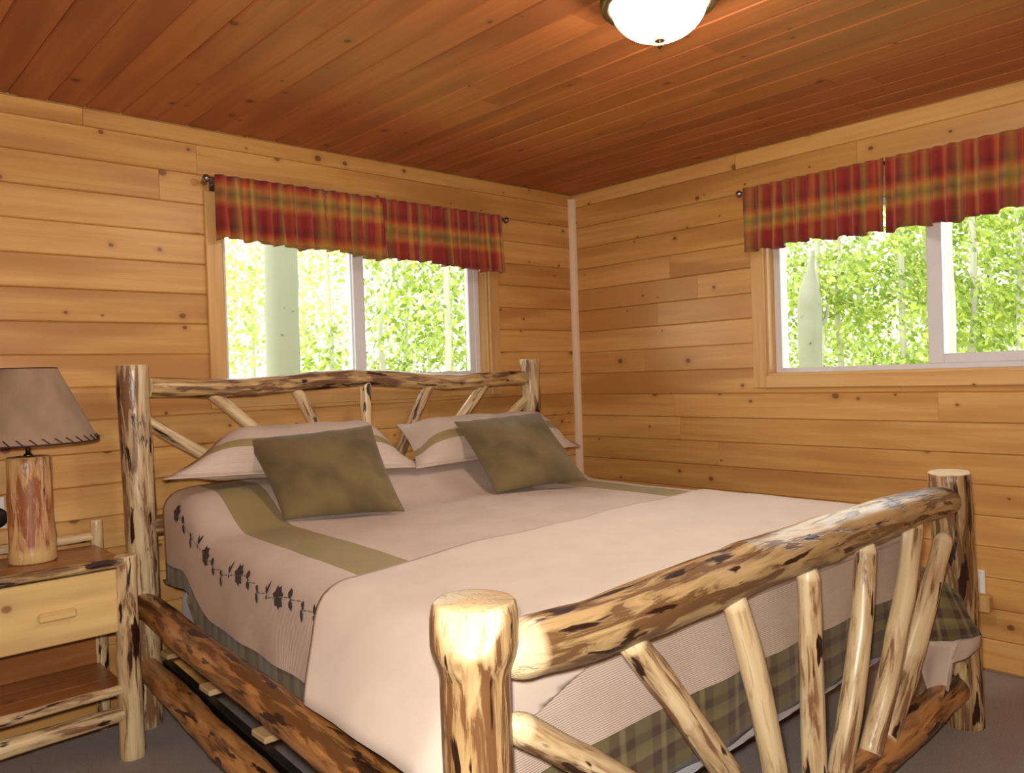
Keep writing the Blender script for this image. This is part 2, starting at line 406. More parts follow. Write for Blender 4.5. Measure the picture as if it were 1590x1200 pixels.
while xs > XL:
    x0 = max(xs-.1335, XL)
    for s0, s1 in segs(0, -YF, 1.5, 3.6): plank(ceil, 'pine_ceiling', lambda a, b, d: (b, -a, H+d), s0, s1, x0, xs, c=.005)
    xs -= .1335
# corner trim: quarter round strip up the corner
s = Soup(); pr = [(0, 0), (-.034, 0), (-.033, -.012), (-.027, -.023), (-.015, -.031), (0, -.034)]
V = [(px, py, z) for z in (.0, H-.03) for px, py in pr]; n = len(pr)
s.add(V, [(i, (i+1) % n, n+(i+1) % n, n+i) for i in range(n)]+[tuple(range(n-1, -1, -1)), tuple(range(n, 2*n))], [(v[0]*1, v[1], v[2]) for v in V])
tag(s.build('trim_1', 'pale_trim'), 'pale quarter-round trim strip up the room corner', kind='structure')

# ------------------------------------------------------------------ windows
def window(name, f, op, mo):
    t0, t1, z0, z1 = op; w = tag(empty(name, f((t0+t1)/2, 0, z0)), kind='structure')
    B = lambda nm, a, b, c, d, e, g, mat, ch=.003: box(nm, f(a, c, e), f(b, d, g), mat, w, ch)
    # jamb liner boards
    B('jamb', t0, t0+.015, 0, .135, z0, z1, 'pine_trim'); B('jamb', t1-.015, t1, 0, .135, z0, z1, 'pine_trim')
    B('jamb', t0+.015, t1-.015, 0, .135, z1-.015, z1, 'pine_trim'); B('sill', t0+.015, t1-.015, -.004, .135, z0, z0+.015, 'pine_trim')
    # casing boards on the wall face
    cw = .068
    B('casing', t0-cw, t0+.004, -.018, 0, z0-.058, z1+cw, 'pine_trim'); B('casing', t1-.004, t1+cw, -.018, 0, z0-.058, z1+cw, 'pine_trim')
    B('casing', t0+.004, t1-.004, -.018, 0, z1-.004, z1+cw, 'pine_trim'); B('casing', t0+.004, t1-.004, -.018, 0, z0-.058, z0+.004, 'pine_trim')
    # vinyl frame
    a0, a1, b0, b1 = t0+.015, t1-.015, z0+.015, z1-.015; fw_ = .036
    B('frame', a0, a0+fw_, .065, .135, b0, b1, 'vinyl'); B('frame', a1-fw_, a1, .065, .135, b0, b1, 'vinyl')
    B('frame', a0+fw_, a1-fw_, .065, .135, b0, b0+fw_*.7, 'vinyl'); B('frame', a0+fw_, a1-fw_, .065, .135, b1-fw_, b1, 'vinyl')
    m = (t0+t1)/2+mo
    # fixed light: thin bead; sliding sash: own stiles and rails
    B('mullion', m-.034, m+.034, .085, .128, b0+fw_*.7, b1-fw_, 'vinyl')
    sash = B('sash', m-.030, m+.034, .066, .084, b0+fw_*.7, b1-fw_, 'vinyl')
    e0, e1, g0, g1 = m+.034, a1-fw_, b0+fw_*.7, b1-fw_
    for (p0, p1, q0, q1) in ((e0, e1, g0, g0+.042), (e0, e1, g1-.042, g1), (e1-.04, e1, g0+.042, g1-.042)):
        box('sash_rail', f(p0, .066, q0), f(p1, .1, q1), 'vinyl', sash)
    B('pane', a0+fw_, m-.034, .108, .112, b0+fw_*.7, b1-fw_, 'glass', 0)
    B('pane', m+.034, e1-.04, .080, .084, g0+.042, g1-.042, 'glass', 0)
    return w
window('window_1', fB, OPB, -.035); window('window_2', fR, OPR, .012)

# ------------------------------------------------------------------ curtain rods and valances
def rod(f, t0, t1, label, fin=True):
    r = tag(empty('curtain_rod', f(t0, 0, 2.207)), label, 'curtain rod')
    q = Vector(f(1, 0, 0))-Vector(f(0, 0, 0))
    Soup().lathe(f(t0, -.075, 2.207), [(.008, 0), (.008, t1-t0)], 12, q).build('rod', 'steel', r, True)
    for t, sg in ((t0, -1), (t1, 1)):
        Soup().lathe(f(t, -.075, 2.207), [(.006, 0), (.009, .004), (.007, .008), (.014, .014), (.0185, .024), (.014, .034), (.002, .040)], 16, q*sg).build('finial', 'steel', r, True)
        tb = t-sg*.03
        s = Soup().box(f(tb-.006, -.078, 2.195), f(tb+.006, 0, 2.203), .002); s.box(f(tb-.012, -.006, 2.17), f(tb+.012, 0, 2.235), .002); s.build('bracket', 'steel', r)
rod(fB, -2.335, -.652, 'steel curtain rod with ball ends above the window behind the bed')
rod(fR, 1.268, 2.96, 'steel curtain rod with ball end above the right-hand wall window')
def valance(f, t0, t1, label, uo, vo, hem, seed, slit=None):
    n, m = int((t1-t0)/.006), 16; V = []; F = []; UV = []; u = uo; sd = Vector((seed, 0, 0)); prev = None
    for i in range(n+1):
        t = t0+(t1-t0)*i/n
        ph = t*2*math.pi/.068+2.4*noise.noise(Vector((t*5, 0, 0))+sd)
        amp = .011+.012*(.5+noise.noise(Vector((t*6, 3, 0))+sd))
        hz = hem(t)+.006*math.sin(ph*.5)+.012*noise.noise(Vector((t*7, 9, 0))+sd)
        for j in range(m+1):
            q = j/m; tz = 2.226-(2.226-hz)*q
            a = amp*(.45+1.1*q) if q > .12 else amp*.5
            d = -.092-a*math.sin(ph+.5*math.sin(q*2+seed))-.010*q
            V.append(f(t+.004*math.sin(ph*1.3)*q, d, tz))
            UV.append((u, vo+(2.226-tz)))
        dp = abs(math.cos(ph))*amp*2*math.pi/.068
        u += (t1-t0)/n*math.sqrt(1+dp*dp*1.2)
    for i in range(n):
        for j in range(m): a = i*(m+1)+j; F.append((a, a+1, a+m+2, a+m+1))
    o = obj('valance', V, F, 'plaid_valance', None, True, uv=UV)
    md = o.modifiers.new('thick', 'SOLIDIFY'); md.thickness = .0025; md.offset = 0
    return tag(o, label, 'valance', 'plaid window valances')
valance(fB, -2.325, -1.475, 'red plaid valance over the left half of the window behind the bed', .02, .03, lambda t: 1.945-.03*sstep(-2.1, -1.5, t)-.012*math.exp(-((t+1.95)/.1)**2)+.012*math.exp(-((t+1.75)/.1)**2), 1.3)
valance(fB, -1.480, -.672, 'red plaid valance over the right half of the window behind the bed', .4, .165, lambda t: 1.925-.022*sstep(-1.4, -.8, t), 5.1)
valance(fR, 1.275, 1.985, 'red plaid valance at the corner end of the right-hand window', .1, .155, lambda t: 1.90+.012*math.exp(-((t-1.6)/.15)**2), 8.2)
valance(fR, 1.992, 2.945, 'red plaid valance at the outer end of the right-hand window', .33, .15, lambda t: 1.90+.016*sstep(2.3, 2.5, t), 12.7)

# ------------------------------------------------------------------ ceiling light
LC = (-1.808, -2.07)
L = tag(empty('ceiling_light', (*LC, H)), 'lit flush ceiling light with white glass bowl and bronze rim', 'ceiling light')
Soup().lathe((*LC, H), [(.10, 0), (.150, -.004), (.164, -.02), (.172, -.045), (.166, -.062), (.140, -.066), (.135, -.05)][::-1], 48).build('rim', 'bronze', L, True)
pr = [(.138*math.cos(a), -.055-.103*math.sin(a)) for a in [i*math.pi/2/12 for i in range(12)]]+[(.004, -.16)]
Soup().lathe((*LC, H), pr[::-1], 48).build('bowl', 'bulb', L, True)
Soup().lathe((*LC, H), [(.002, -.184), (.008, -.18), (.010, -.174), (.005, -.168), (.015, -.163), (.016, -.157), (.004, -.155)], 20).build('finial', 'bronze', L, True)

# ------------------------------------------------------------------ bed
HL, HR = Vector((-2.727, -.2, 0)), Vector((-.600, -.2, 0))
FL, FR = Vector((-2.860, -2.42, 0)), Vector((-.655, -2.42, 0))
bed = tag(empty('log_bed', (HL+HR+FL+FR)/4), 'peeled log king bed frame with fan spindles in head and foot boards', 'bed')
Z = lambda v, z, dx=0, dy=0: Vector((v.x+dx, v.y+dy, z))
fp = lambda s, T: 1+.10*math.exp(-((T-s)/.06)**2)
log('post', [Z(HL, .0045, .004), Z(HL, .7, .006), Z(HL, 1.403)], .060, .057, 'log_post', bed, seg=24, wob=.05, bend=.008)
log('post', [Z(HR, .0045), Z(HR, .7), Z(HR, 1.403)], .060, .052, 'log_post', bed, seg=24, wob=.10, bend=.006, flare=lambda s, T: 1+.18*math.exp(-((T-s)/.05)**2))
toc = Vector((CX, CY, CZ))-Z(FL, .9); toc.z = 0; toc.normalize()
fn = (toc+Vector((0, 0, .42))-.12*rt).normalized()
log('post', [Z(FL, .0045), Z(FL, .5), Z(FL, .925)], .064, .062, 'log_knob', bed, seg=40, wob=.05, bend=.004, ds=.012, knots=2,
    flare=lambda s, T: 1+.24*sstep(.13, .07, T-s)-.06*sstep(.02, 0, T-s), facets=[(Z(FL, .873)+toc*.064, fn)])
log('post', [Z(FR, .0045, .055, -.01), Z(FR, .45, .03), Z(FR, .917)], .068, .070, 'log_rail', bed, seg=24, wob=.07, bend=.006)
# headboard
yh = -.2
log('head_rail', [(-2.665, yh, 1.318), (-2.3, yh, 1.305), (-1.9, yh, 1.322), (-1.6, yh, 1.322), (-1.2, yh, 1.298), (-.9, yh, 1.302), (-.655, yh, 1.303)], .041, .040, 'log_head', bed, seg=22, wob=.14, bend=.01, knots=5)
log('head_rail', [(-2.68, yh, .772), (-1.7, yh, .775), (-.64, yh, .772)], .04, .04, 'log_head', bed)
for (x0, z0, x1) in ((-2.69, 1.19, -2.11), (-2.42, 1.285, -1.87), (-2.045, 1.295, -1.775), (-1.678, 1.30, -1.678), (-1.30, 1.29, -1.60), (-.93, 1.28, -1.43), (-.63, 1.19, -1.22)):
    log('spindle', [(x0, yh, z0), ((x0+x1)/2, yh, (z0+.79)/2+.0), (x1, yh, .79)], .026, .029, 'log_spindle', bed, ends=('round', 'cut'), seg=14, wob=.10, bend=.012, shoulder=.03)
# footboard
yf = -2.42
log('foot_rail', [(-2.725, yf, .812), (-2.3, yf, .82), (-1.86, yf, .835), (-1.4, yf, .838), (-1.0, yf, .835), (-.665, yf, .822)], .058, .052, 'log_rail', bed, ends=('round', 'cut'), seg=32, wob=.09, bend=.014, knots=8, shoulder=.085, flare=lambda s, T: 1+.13*math.sin(math.pi*min(1, s/T)))
log('foot_rail', [(-2.80, yf, .14), (-1.9, yf, .125), (-1.2, yf, .12), (-.62, yf, .145)], .050, .054, 'log_side', bed, seg=24, wob=.10, bend=.012, knots=6)
for i, (x0, z0, x1, z1) in enumerate(((-2.80, .70, -2.07, .17), (-2.475, .785, -1.965, .17), (-2.075, .79, -1.875, .17), (-1.709, .79, -1.705, .17), (-1.345, .795, -1.565, .155), (-.99, .81, -1.365, .16), (-.735, .715, -1.255, .17))):
    a, b = Vector((x0, yf-.012, z0)), Vector((x1, yf-.012, z1)); d = (b-a).normalized()
    log('spindle', [a+d*.05, (a+b)/2+Vector((0, -.008, 0)), b], .031, .034, 'log_spindle', bed, ends=('round', 'cut'), seg=20, wob=.09, bend=.012, knots=4, shoulder=.05)
# side rails
for (A, B, sg) in ((HL, FL, -1), (HR, FR, 1)):
    o = Vector((-.0 if sg < 0 else 0, 0, 0))
    log('side_rail', [Z(A, .478), Z(A.lerp(B, .3), .475), Z(A.lerp(B, .65), .468), Z(B, .462)], .050, .050, 'log_side', bed, seg=24, wob=.09, bend=.014, knots=7)
    log('side_rail', [Z(A, .232), Z(A.lerp(B, .5), .228), Z(B, .225)], .046, .046, 'log_side', bed, seg=24, wob=.09, bend=.012, knots=6)
    a, b = A.lerp(B, .04), A.lerp(B, .96)
    s = Soup().box((-.014, 0, .225), (.014, (b-a).length, .265), .003)
    ang = math.atan2((b-a).y, (b-a).x)-math.pi/2
    o2 = s.build('ledger', 'darkmetal', bed)
    o2.data.transform(Matrix.Translation((a.x-sg*.062, a.y, 0)) @ Matrix.Rotation(ang, 4, 'Z'))
for i in range(5):
    v = .03+.2175*i; a, b = HL.lerp(FL, v), HR.lerp(FR, v)
    box('slat', (a.x+.056, a.y-.045, .2655), (b.x-.056, a.y+.045, .2855), 'slat', bed, .003)

# ------------------------------------------------------------------ mattress, comforter, blanket
# outline of the bedding: A (left/head), B (right/head), C (left/foot), D (right/foot)
QA, QB, QC, QD = Vector((-2.655, -.29)), Vector((-.672, -.29)), Vector((-2.785, -2.335)), Vector((-.722, -2.335))
WB, LB = 2.0, 2.045
def bl(a, b):
    u, v = a/WB, b/LB
    return (QA*(1-u)+QB*u)*(1-v)+(QC*(1-u)+QD*u)*v
def slabthing(name, z0, z1, inset, mat, label, cat):
    V = []; F = []; rr = .05; prof = [(.02, z0), (0, z0+.02), (-.004, (z0+z1)/2), (0, z1-.03), (.02, z1-.008), (.05, z1)]
    loop = []
    for (ca, cb, a0) in ((WB-inset, inset, -90), (WB-inset, LB-inset, 0), (inset, LB-inset, 90), (inset, inset, 180)):
        cx = ca-rr if ca > 1 else ca+rr; cy = cb-rr if cb > 1 else cb+rr
        for k in range(7): a = math.radians(a0+15*k); loop.append((cx, cy, math.cos(a), math.sin(a)))
    n = len(loop)
    for ins, z in prof:
        for cx, cy, ca, sa in loop: p = bl(cx+(rr-ins)*ca, cy+(rr-ins)*sa); V.append((p.x, p.y, z))
    for j in range(len(prof)-1):
        for i in range(n): F.append((j*n+i, j*n+(i+1) % n, (j+1)*n+(i+1) % n, (j+1)*n+i))
    F.append(tuple(range(n))); F.append(tuple((len(prof)-1)*n+i for i in range(n)))
    return tag(obj(name, V, F, mat), label, cat)
slabthing('box_spring', .286, .54, .032, 'mattress', 'white box spring showing between the side rails of the log bed', 'box spring')
slabthing('mattress', .541, .765, .05, 'mattress', 'white mattress hidden under the beige comforter', 'mattress')

RB = .085
def ztop(a, b):
    z = .798-.012*max(abs(a-WB/2)/(WB/2), 0)**4
    z += .006*noise.noise(Vector((a*2.2, b*2.2, 3)))+.0035*noise.noise(Vector((a*6, b*6, 1)))
    hump = .125*sstep(.52, .16, b)
    hump *= sstep(-.12, .12, a)*sstep(WB+.12, WB-.12, a)*.35+.65
    return z+hump
def drape(a, b, off=0, flare=None, wave=.005, corner=None):
    """cloth coordinate (a,b) in metres over the bed -> point; cloth hangs down outside the rounded outline"""
    qa = min(max(a, RB), WB-RB); qb = min(max(b, -.05), LB-RB)
    da, db = a-qa, b-qb; dd = math.hypot(da, db)
    zt = ztop(qa, qb)
    if dd < 1e-6:
        p = bl(a, b); return Vector((p.x, p.y, zt+off))
    na, nb = da/dd, db/dd; R = RB+off
    if dd < R*math.pi/2: hx = R*math.sin(dd/R); dr = R*(1-math.cos(dd/R))
    else: hx = R; dr = R+dd-R*math.pi/2
    per = (b if abs(na) > abs(nb) else a)
    k = sstep(.08, .35, dr)
    hx += k*wave*math.sin(per*19+2*noise.noise(Vector((per*2, 1, 0))))+.006*noise.noise(Vector((per*3, dr*5, 4)))
    if flare: hx += flare(na, nb, dr)
    p = bl(qa+na*hx, qb+nb*hx)
    return Vector((p.x, p.y, zt+off-dr))
def dd_of(a, b):
    qa = min(max(a, RB), WB-RB); qb = min(max(b, -.05), LB-RB); return math.hypot(a-qa, b-qb)
def clampd(a, b, mx):
    qa = min(max(a, RB), WB-RB); qb = min(max(b, -.05), LB-RB); d = math.hypot(a-qa, b-qb)
    if d <= mx: return a, b
    s = mx/d; return qa+(a-qa)*s, qb+(b-qb)*s
def lines(*keys, step=.028):
    out = []
    for p, q in zip(keys, keys[1:]):
        n = max(1, round((q-p)/step)); out += [p+(q-p)*i/n for i in range(n)]
    return out+[keys[-1]]
def weld(o, thick, off=-1):
    bm = bmesh.new(); bm.from_mesh(o.data); bmesh.ops.remove_doubles(bm, verts=bm.verts, dist=.0004); bm.to_mesh(o.data); bm.free()
    md = o.modifiers.new('thick', 'SOLIDIFY'); md.thickness = thick; md.offset = off
HEM = .50; PL = .325                                # hem length past the flat top; plaid starts here
SB0, SB1 = .135, .315                               # sage band on both sides
As = lines(RB-HEM, RB-PL, RB, SB0, SB1, WB-SB1, WB-SB0, WB-RB, WB-RB+PL, WB-RB+HEM)
Bs = lines(-.03, LB-RB, LB-RB+PL, LB-RB+HEM)
V = []; UV = []; F = []; MI = []
for a in As:
    for b in Bs:
        a2, b2 = clampd(a, b, HEM+.008*math.sin((a+b)*14)-(.105 if a < RB and b < LB-RB else 0)); V.append(drape(a2, b2, .0)); UV.append((a2, b2))
nb_ = len(Bs)
for i in range(len(As)-1):
    for j in range(nb_-1):
        F.append((i*nb_+j, i*nb_+j+1, (i+1)*nb_+j+1, (i+1)*nb_+j))
        am, bm_ = (As[i]+As[i+1])/2, (Bs[j]+Bs[j+1])/2; d = dd_of(am, bm_)
        MI.append(2 if d > PL else (1 if (bm_ < LB-RB-.02 and (SB0 < am < SB1 or WB-SB1 < am < WB-SB0)) else 0))
comf = obj('comforter', V, F, ['comforter', 'sage', 'plaid_hem'], None, True, uv=UV, mi=MI)
weld(comf, .012)
tag(comf, 'beige comforter with sage side bands, plaid hem and embroidered sprigs on the log bed', 'comforter')
# embroidered sprig chain along the left drop
def leafpatch(VV, FF, a, b, ang, L_, W_):
    base = len(VV); n = 8
    for i in range(n):
        t = 2*math.pi*i/n; x_, y_ = math.cos(t)*L_/2, math.sin(t)*W_/2*(1 if abs(math.cos(t)) < .9 else .4)
        VV.append(drape(a+x_*math.sin(ang)+y_*math.cos(ang), b+x_*math.cos(ang)-y_*math.sin(ang), .0035))
    FF.append(tuple(range(base, base+n)))
random.seed(3)
def sprig(b0, lv, mat):
    """one embroidered motif: leaves sharing a centre point; lv = (angle, length, width)"""
    a0 = -.042+.012*math.sin(b0*17)+lv[0][3]; VV = [drape(a0, b0, .0035)]; FF = []
    for ang, L_, W_, *_r in lv:
        base = len(VV)
        for q_, w_ in ((.3, .5), (.65, .5), (1, 0), (.65, -.5), (.3, -.5)):
            x_, y_ = q_*L_, w_*W_; VV.append(drape(a0+x_*math.sin(ang)+y_*math.cos(ang), b0+x_*math.cos(ang)-y_*math.sin(ang), .0035))
        FF.append((0, base, base+1, base+2, base+3, base+4))
    return obj('embroidered_sprig', VV, FF, mat, comf, False, uv=[(v.x, v.y) for v in VV])
bq = .16; kind = 0
while bq < 1.62:
    kd = kind % 4
    if kd == 0: sprig(bq, [(a_, .036, .024, .0) for a_ in (.4, 1.3, 2.0, 3.0, 4.0, 4.7, 5.6)], 'embroid')
    elif kd == 1: sprig(bq, [(1.9, .032, .026, -.004), (5.0, .032, .026), (.1, .012, .006)], 'embroid')
    elif kd == 2: sprig(bq, [(4.6, .04, .018, -.008), (1.3, .022, .018), (.3, .016, .008)], 'embroid')
    else: sprig(bq, [(1.3, .046, .010, .006), (1.9, .03, .012), (4.3, .018, .010)], 'embroid')
    a0 = -.012+.012*math.sin(bq*17)
    sprig(bq+.036, [(.15, .034, .0035, 0), (3.3, .034, .0035)], 'stitch')
    bq += .078; kind += 1
# corner of the comforter that pokes out past the right foot post
def ruled(name, top, bot, mat, n, m, parent, bulge=.012):
    def along(pl, t):
        k_ = t*(len(pl)-1); i = min(int(k_), len(pl)-2); return Vector(pl[i]).lerp(Vector(pl[i+1]), k_-i)
    V = []; F = []; UV = []
    for i in range(n+1):
        for j in range(m+1):
            p = along(top, i/n).lerp(along(bot, i/n), j/m); q = math.sin(math.pi*j/m)*bulge
            p += Vector((-.5, -.8, 0))*q*math.sin(i*.6+1)*.6; V.append(p); UV.append((i/n*.3, p.z))
    for i in range(n):
        for j in range(m): a = i*(m+1)+j; F.append((a, a+1, a+m+2, a+m+1))
    o = obj(name, V, F, mat, parent, True, uv=UV); md = o.modifiers.new('thick', 'SOLIDIFY'); md.thickness = .008; md.offset = 0; return o
tl, tr_, b_l, b_r = (-.762, -2.40, .574), (-.799, -2.495, .52), (-.863, -2.39, .358), (-.652, -2.51, .355)
ruled('corner_hem', [(-.80, -2.37, .60), tl, tr_], [b_l, (-.78, -2.46, .352), b_r], 'plaid_hem', 16, 8, comf)
ruled('corner_lining', [b_l, (-.80, -2.44, .354), (-.76, -2.47, .354), (-.72, -2.50, .354), b_r], [(-.899, -2.39, .312), (-.819, -2.39, .173), (-.77, -2.43, .125), (-.875, -2.49, .308), (-.802, -2.505, .305), (-.661, -2.51, .317)], 'lining', 25, 8, comf)

# cream blanket over the foot half
def bflare(na, nb, dr): return (.125*sstep(.0, .30, dr)*max(0, -na)**2 if na < 0 else .0)
def hemd(a, b):
    qa = min(max(a, RB), WB-RB); qb = min(max(b, -.05), LB-RB); da, db = a-qa, b-qb
    th = math.atan2(max(db, 0), abs(da)+1e-9)/(math.pi/2)      # 0 on the side, 1 on the foot
    side = .275 if a < 1 else .30
    foot = .155+.075*sstep(.38, .0, a)
    return side+(foot-side)*sstep(0, 1, th)
As = lines(RB-.275, RB, WB-RB, WB-RB+.30, step=.025); nbl = 50
V = []; UV = []; F = []
for a in As:
    bs = 1.345-.0875*a if a > 0 else 1.345-.85*a
    bs += .008*math.sin(a*9)
    for j in range(nbl+1):
        b = bs+(LB-RB+.26-bs)*j/nbl
        a2, b2 = clampd(a, b, hemd(a, b)); V.append(drape(a2, b2, .008, bflare, wave=.006)); UV.append((a2, b2))
for i in range(len(As)-1):
    for j in range(nbl): q = i*(nbl+1)+j; F.append((q, q+1, q+nbl+2, q+nbl+1))
blk = obj('blanket', V, F, 'blanket', None, True, uv=UV); weld(blk, .005)
tag(blk, 'plain cream blanket spread over the foot half of the bed', 'blanket')

# ------------------------------------------------------------------ pillows
def eu_ok(u): return True
def pillow(name, corners, thick, mats, label, cat, group, bands=None, pinch=.06, n=28, size=(1, .5), flange=0, seed=0):
    """corners: bl, br, tr, tl.  front side bulges towards the camera side"""
    c = [Vector(p) for p in corners]; nx = (c[1]-c[0]).cross(c[3]-c[0]).normalized()
    ks = sorted(set([i/n for i in range(n+1)]))
    def axis(L_, extra):
        k_ = [i/n for i in range(n+1)]
        for e in extra: k_ += [e/L_, 1-e/L_]
        return sorted(set(round(v, 5) for v in k_))
    us, vs2 = axis(size[0], bands or []), axis(size[1], bands or [])
    V = []; UV = []; F = []; MI = []; nu, nv = len(us), len(vs2)
    for side in (1, -1):
        for u in us:
            for v in vs2:
                uu, vv = u*2-1, v*2-1
                # edges bow inwards between the pointed corners
                bu = pinch*(1-vv*vv)*uu; bv = pinch*(1-uu*uu)*vv
                u2, v2 = (uu-bu+1)/2, (vv-bv+1)/2
                p = (c[0]*(1-u2)+c[1]*u2)*(1-v2)+(c[3]*(1-u2)+c[2]*u2)*v2
                eu = min(u, 1-u)*size[0]; ev = min(v, 1-v)*size[1]
                f1 = max(0, 1-(1-min(1, max(0, eu-flange)/(.42*size[1])))**2.2); f2 = max(0, 1-(1-min(1, max(0, ev-flange)/(.42*size[1])))**2.2)
                h_ = thick*(f1*f2)**.62
                h_ += .012*noise.noise(Vector((u*6, v*4, seed+side)))*(f1*f2)**.5 + .004*math.sin(u*30+v*8)*(1-f1*f2)*(f1*f2)**.3
                V.append(p+nx*side*(h_+.0025)*(1 if side > 0 else .8)); UV.append((u*size[0], v*size[1]))
    for sd in range(2):
        for i in range(nu-1):
            for j in range(nv-1):
                a = sd*nu*nv+i*nv+j; q = (a, a+nv, a+nv+1, a+1); F.append(q if sd == 0 else q[::-1])
                if bands:
                    um, vm = (us[i]+us[i+1])/2, (vs2[j]+vs2[j+1])/2
                    e = min(min(um, 1-um)*size[0], min(vm, 1-vm)*size[1]); MI.append(1 if bands[0] < vm*size[1] < bands[1] and eu_ok(um) else 0)
                else: MI.append(0)
    rim = [i*nv for i in range(nu)]+[(nu-1)*nv+j for j in range(1, nv)]+[i*nv+nv-1 for i in range(nu-2, -1, -1)]+[j for j in range(nv-2, 0, -1)]
    for a, b in zip(rim, rim[1:]+rim[:1]): F.append((a, a+nu*nv, b+nu*nv, b)); MI.append(0)
    o = obj(name, V, F, mats, None, True, uv=UV, mi=MI)
    return tag(o, label, cat, group)
SH = ['comforter', 'sage']
pillow('pillow_sham', [(-2.735, -.52, .985), (-1.64, -.60, .925), (-1.72, -.27, 1.11), (-2.42, -.27, 1.10)], .105, SH, 'beige pillow sham with sage stripe behind the left olive cushion', 'pillow', 'pillow shams', bands=[.095, .145], size=(1.0, .42), flange=.03, seed=1)
pillow('pillow_sham', [(-1.70, -.62, .925), (-.63, -.60, .935), (-.62, -.28, 1.09), (-1.56, -.27, 1.10)], .105, SH, 'beige pillow sham with sage stripe behind the right olive cushion', 'pillow', 'pillow shams', bands=[.095, .145], size=(1.0, .42), flange=.03, seed=4)
pillow('cushion', [(-2.386, -.745, .815), (-1.975, -.925, .808), (-1.945, -.66, 1.133), (-2.40, -.47, 1.10)], .070, 'olive', 'square olive velvet cushion on the left side of the bed', 'cushion', 'olive throw cushions', pinch=.05, size=(.46, .46), seed=7)
pillow('cushion', [(-1.45, -.86, .808), (-1.02, -1.0, .828), (-.978, -.655, 1.132), (-1.425, -.55, 1.11)], .070, 'olive', 'square olive velvet cushion on the right side of the bed', 'cushion', 'olive throw cushions', pinch=.05, size=(.46, .46), seed=11)

# ------------------------------------------------------------------ nightstand
NX0, NX1, NY0, NY1 = -3.315, -2.852, -.450, -.105
ns = tag(empty('nightstand', ((NX0+NX1)/2, (NY0+NY1)/2, 0)), 'log nightstand with pale pine drawer beside the bed', 'nightstand')
for x_ in (NX0, NX1):
    log('leg', [(x_, NY0, .0045), (x_, NY0, .4), (x_, NY0, .718)], .041, .037, 'log_spindle', ns, seg=18, wob=.07, bend=.006)
    log('leg', [(x_, NY1, .0045), (x_, NY1, .4), (x_, NY1, .808)], .026, .022, 'log_spindle', ns, seg=14, wob=.06, bend=.004)
log('back_rail', [(NX0, NY1+.004, .748), (NX1, NY1+.004, .748)], .018, .018, 'log_spindle', ns, seg=12)
yb = [NY0-.012, NY0+.10, NY0+.215, NY0+.325]
for p, q in zip(yb, yb[1:]): box('top_board', (NX0+.012, p+.0008, .698), (NX1-.012, q-.0008, .720), 'top_wood', ns, .003, axis=0)
log('front_rail', [(NX0+.01, NY0-.018, .706), (NX1-.02, NY0-.018, .706)], .019, .017, 'log_rail', ns, seg=14, wob=.09)
dr = box('drawer', (NX0+.038, NY0-.022, .462), (NX1-.036, NY0, .683), 'pine_pale', ns, .004, axis=0)
box('drawer_box', (NX0+.05, NY0, .475), (NX1-.05, NY1-.04, .66), 'pine_pale', dr, .002, axis=0)
box('handle', (-3.138, NY0-.040, .548), (-3.022, NY0-.022, .580), 'pine_pale', dr, .006, axis=0)
box('side_panel', (NX1-.020, NY0+.03, .45), (NX1-.004, NY1-.02, .695), 'pine_pale', ns, .002, axis=1)
box('side_panel', (NX0+.004, NY0+.03, .45), (NX0+.020, NY1-.02, .695), 'pine_pale', ns, .002, axis=1)
box('back_panel', (NX0+.02, NY1-.012, .262), (NX1-.02, NY1-.002, .695), 'top_wood', ns, .002, axis=0)
sb = [NY0+.012, NY0+.12, NY0+.23, NY1-.005]
for p, q in zip(sb, sb[1:]): box('shelf_board', (NX0+.01, p+.0008, .243), (NX1-.01, q-.0008, .262), 'top_wood', ns, .002, axis=0)
log('shelf_rail', [(NX0, NY0-.005, .250), (NX1-.01, NY0-.005, .254)], .019, .018, 'log_spindle', ns, seg=14)
log('stretcher', [(NX0, NY0, .158), (NX1-.01, NY0, .166)], .030, .026, 'log_spindle', ns, seg=16, wob=.1)
log('stretcher', [(NX0, NY1, .16), (NX1-.01, NY1, .165)], .022, .022, 'log_spindle', ns, seg=12)
for x_ in (NX0, NX1): log('stretcher', [(x_, NY0, .20), (x_, NY1, .20)], .02, .02, 'log_spindle', ns, seg=12)

# ------------------------------------------------------------------ table lamp
LX, LY = -3.105, -.27
lamp = tag(empty('table_lamp', (LX, LY, .72)), 'table lamp with log base and laced taupe shade on the nightstand', 'lamp')
log('base', [(LX, LY, .7255), (LX, LY, .9), (LX, LY, 1.085)], .072, .069, 'log_lamp', lamp, seg=28, wob=.05, knots=4, flare=lambda s, T: 1+.06*math.exp(-(s/.03)**2))
log_peel = lamp.children[0].data.attributes['peel']
for i, v in enumerate(lamp.children[0].data.vertices):
    if v.co.z < .78+.02*noise.noise(v.co*40): log_peel.data[i].value = .9
Soup().lathe((LX, LY, 1.089), [(.016, 0), (.014, .008), (.008, .012), (.008, .06), (.014, .064), (.016, .12), (.012, .14)], 16).build('neck', 'bronze', lamp, True)
sh = Soup(); seg = 48; prof = [(.222, 1.138), (.100, 1.397), (.0985, 1.397), (.2205, 1.138)]
V = []; UV = []; F = []
for r, z in prof:
    for i in range(seg): a = 2*math.pi*i/seg; V.append((LX+r*math.cos(a), LY+r*math.sin(a), z)); UV.append((i/seg*1.4 if i < seg else 0, z))
for j in range(4):
    for i in range(seg): F.append((j*seg+i, j*seg+(i+1) % seg, ((j+1) % 4)*seg+(i+1) % seg, ((j+1) % 4)*seg+i))
shade = obj('shade', V, F, 'shade', lamp, True, uv=UV); md = shade.modifiers.new('es', 'EDGE_SPLIT'); md.split_angle = .9
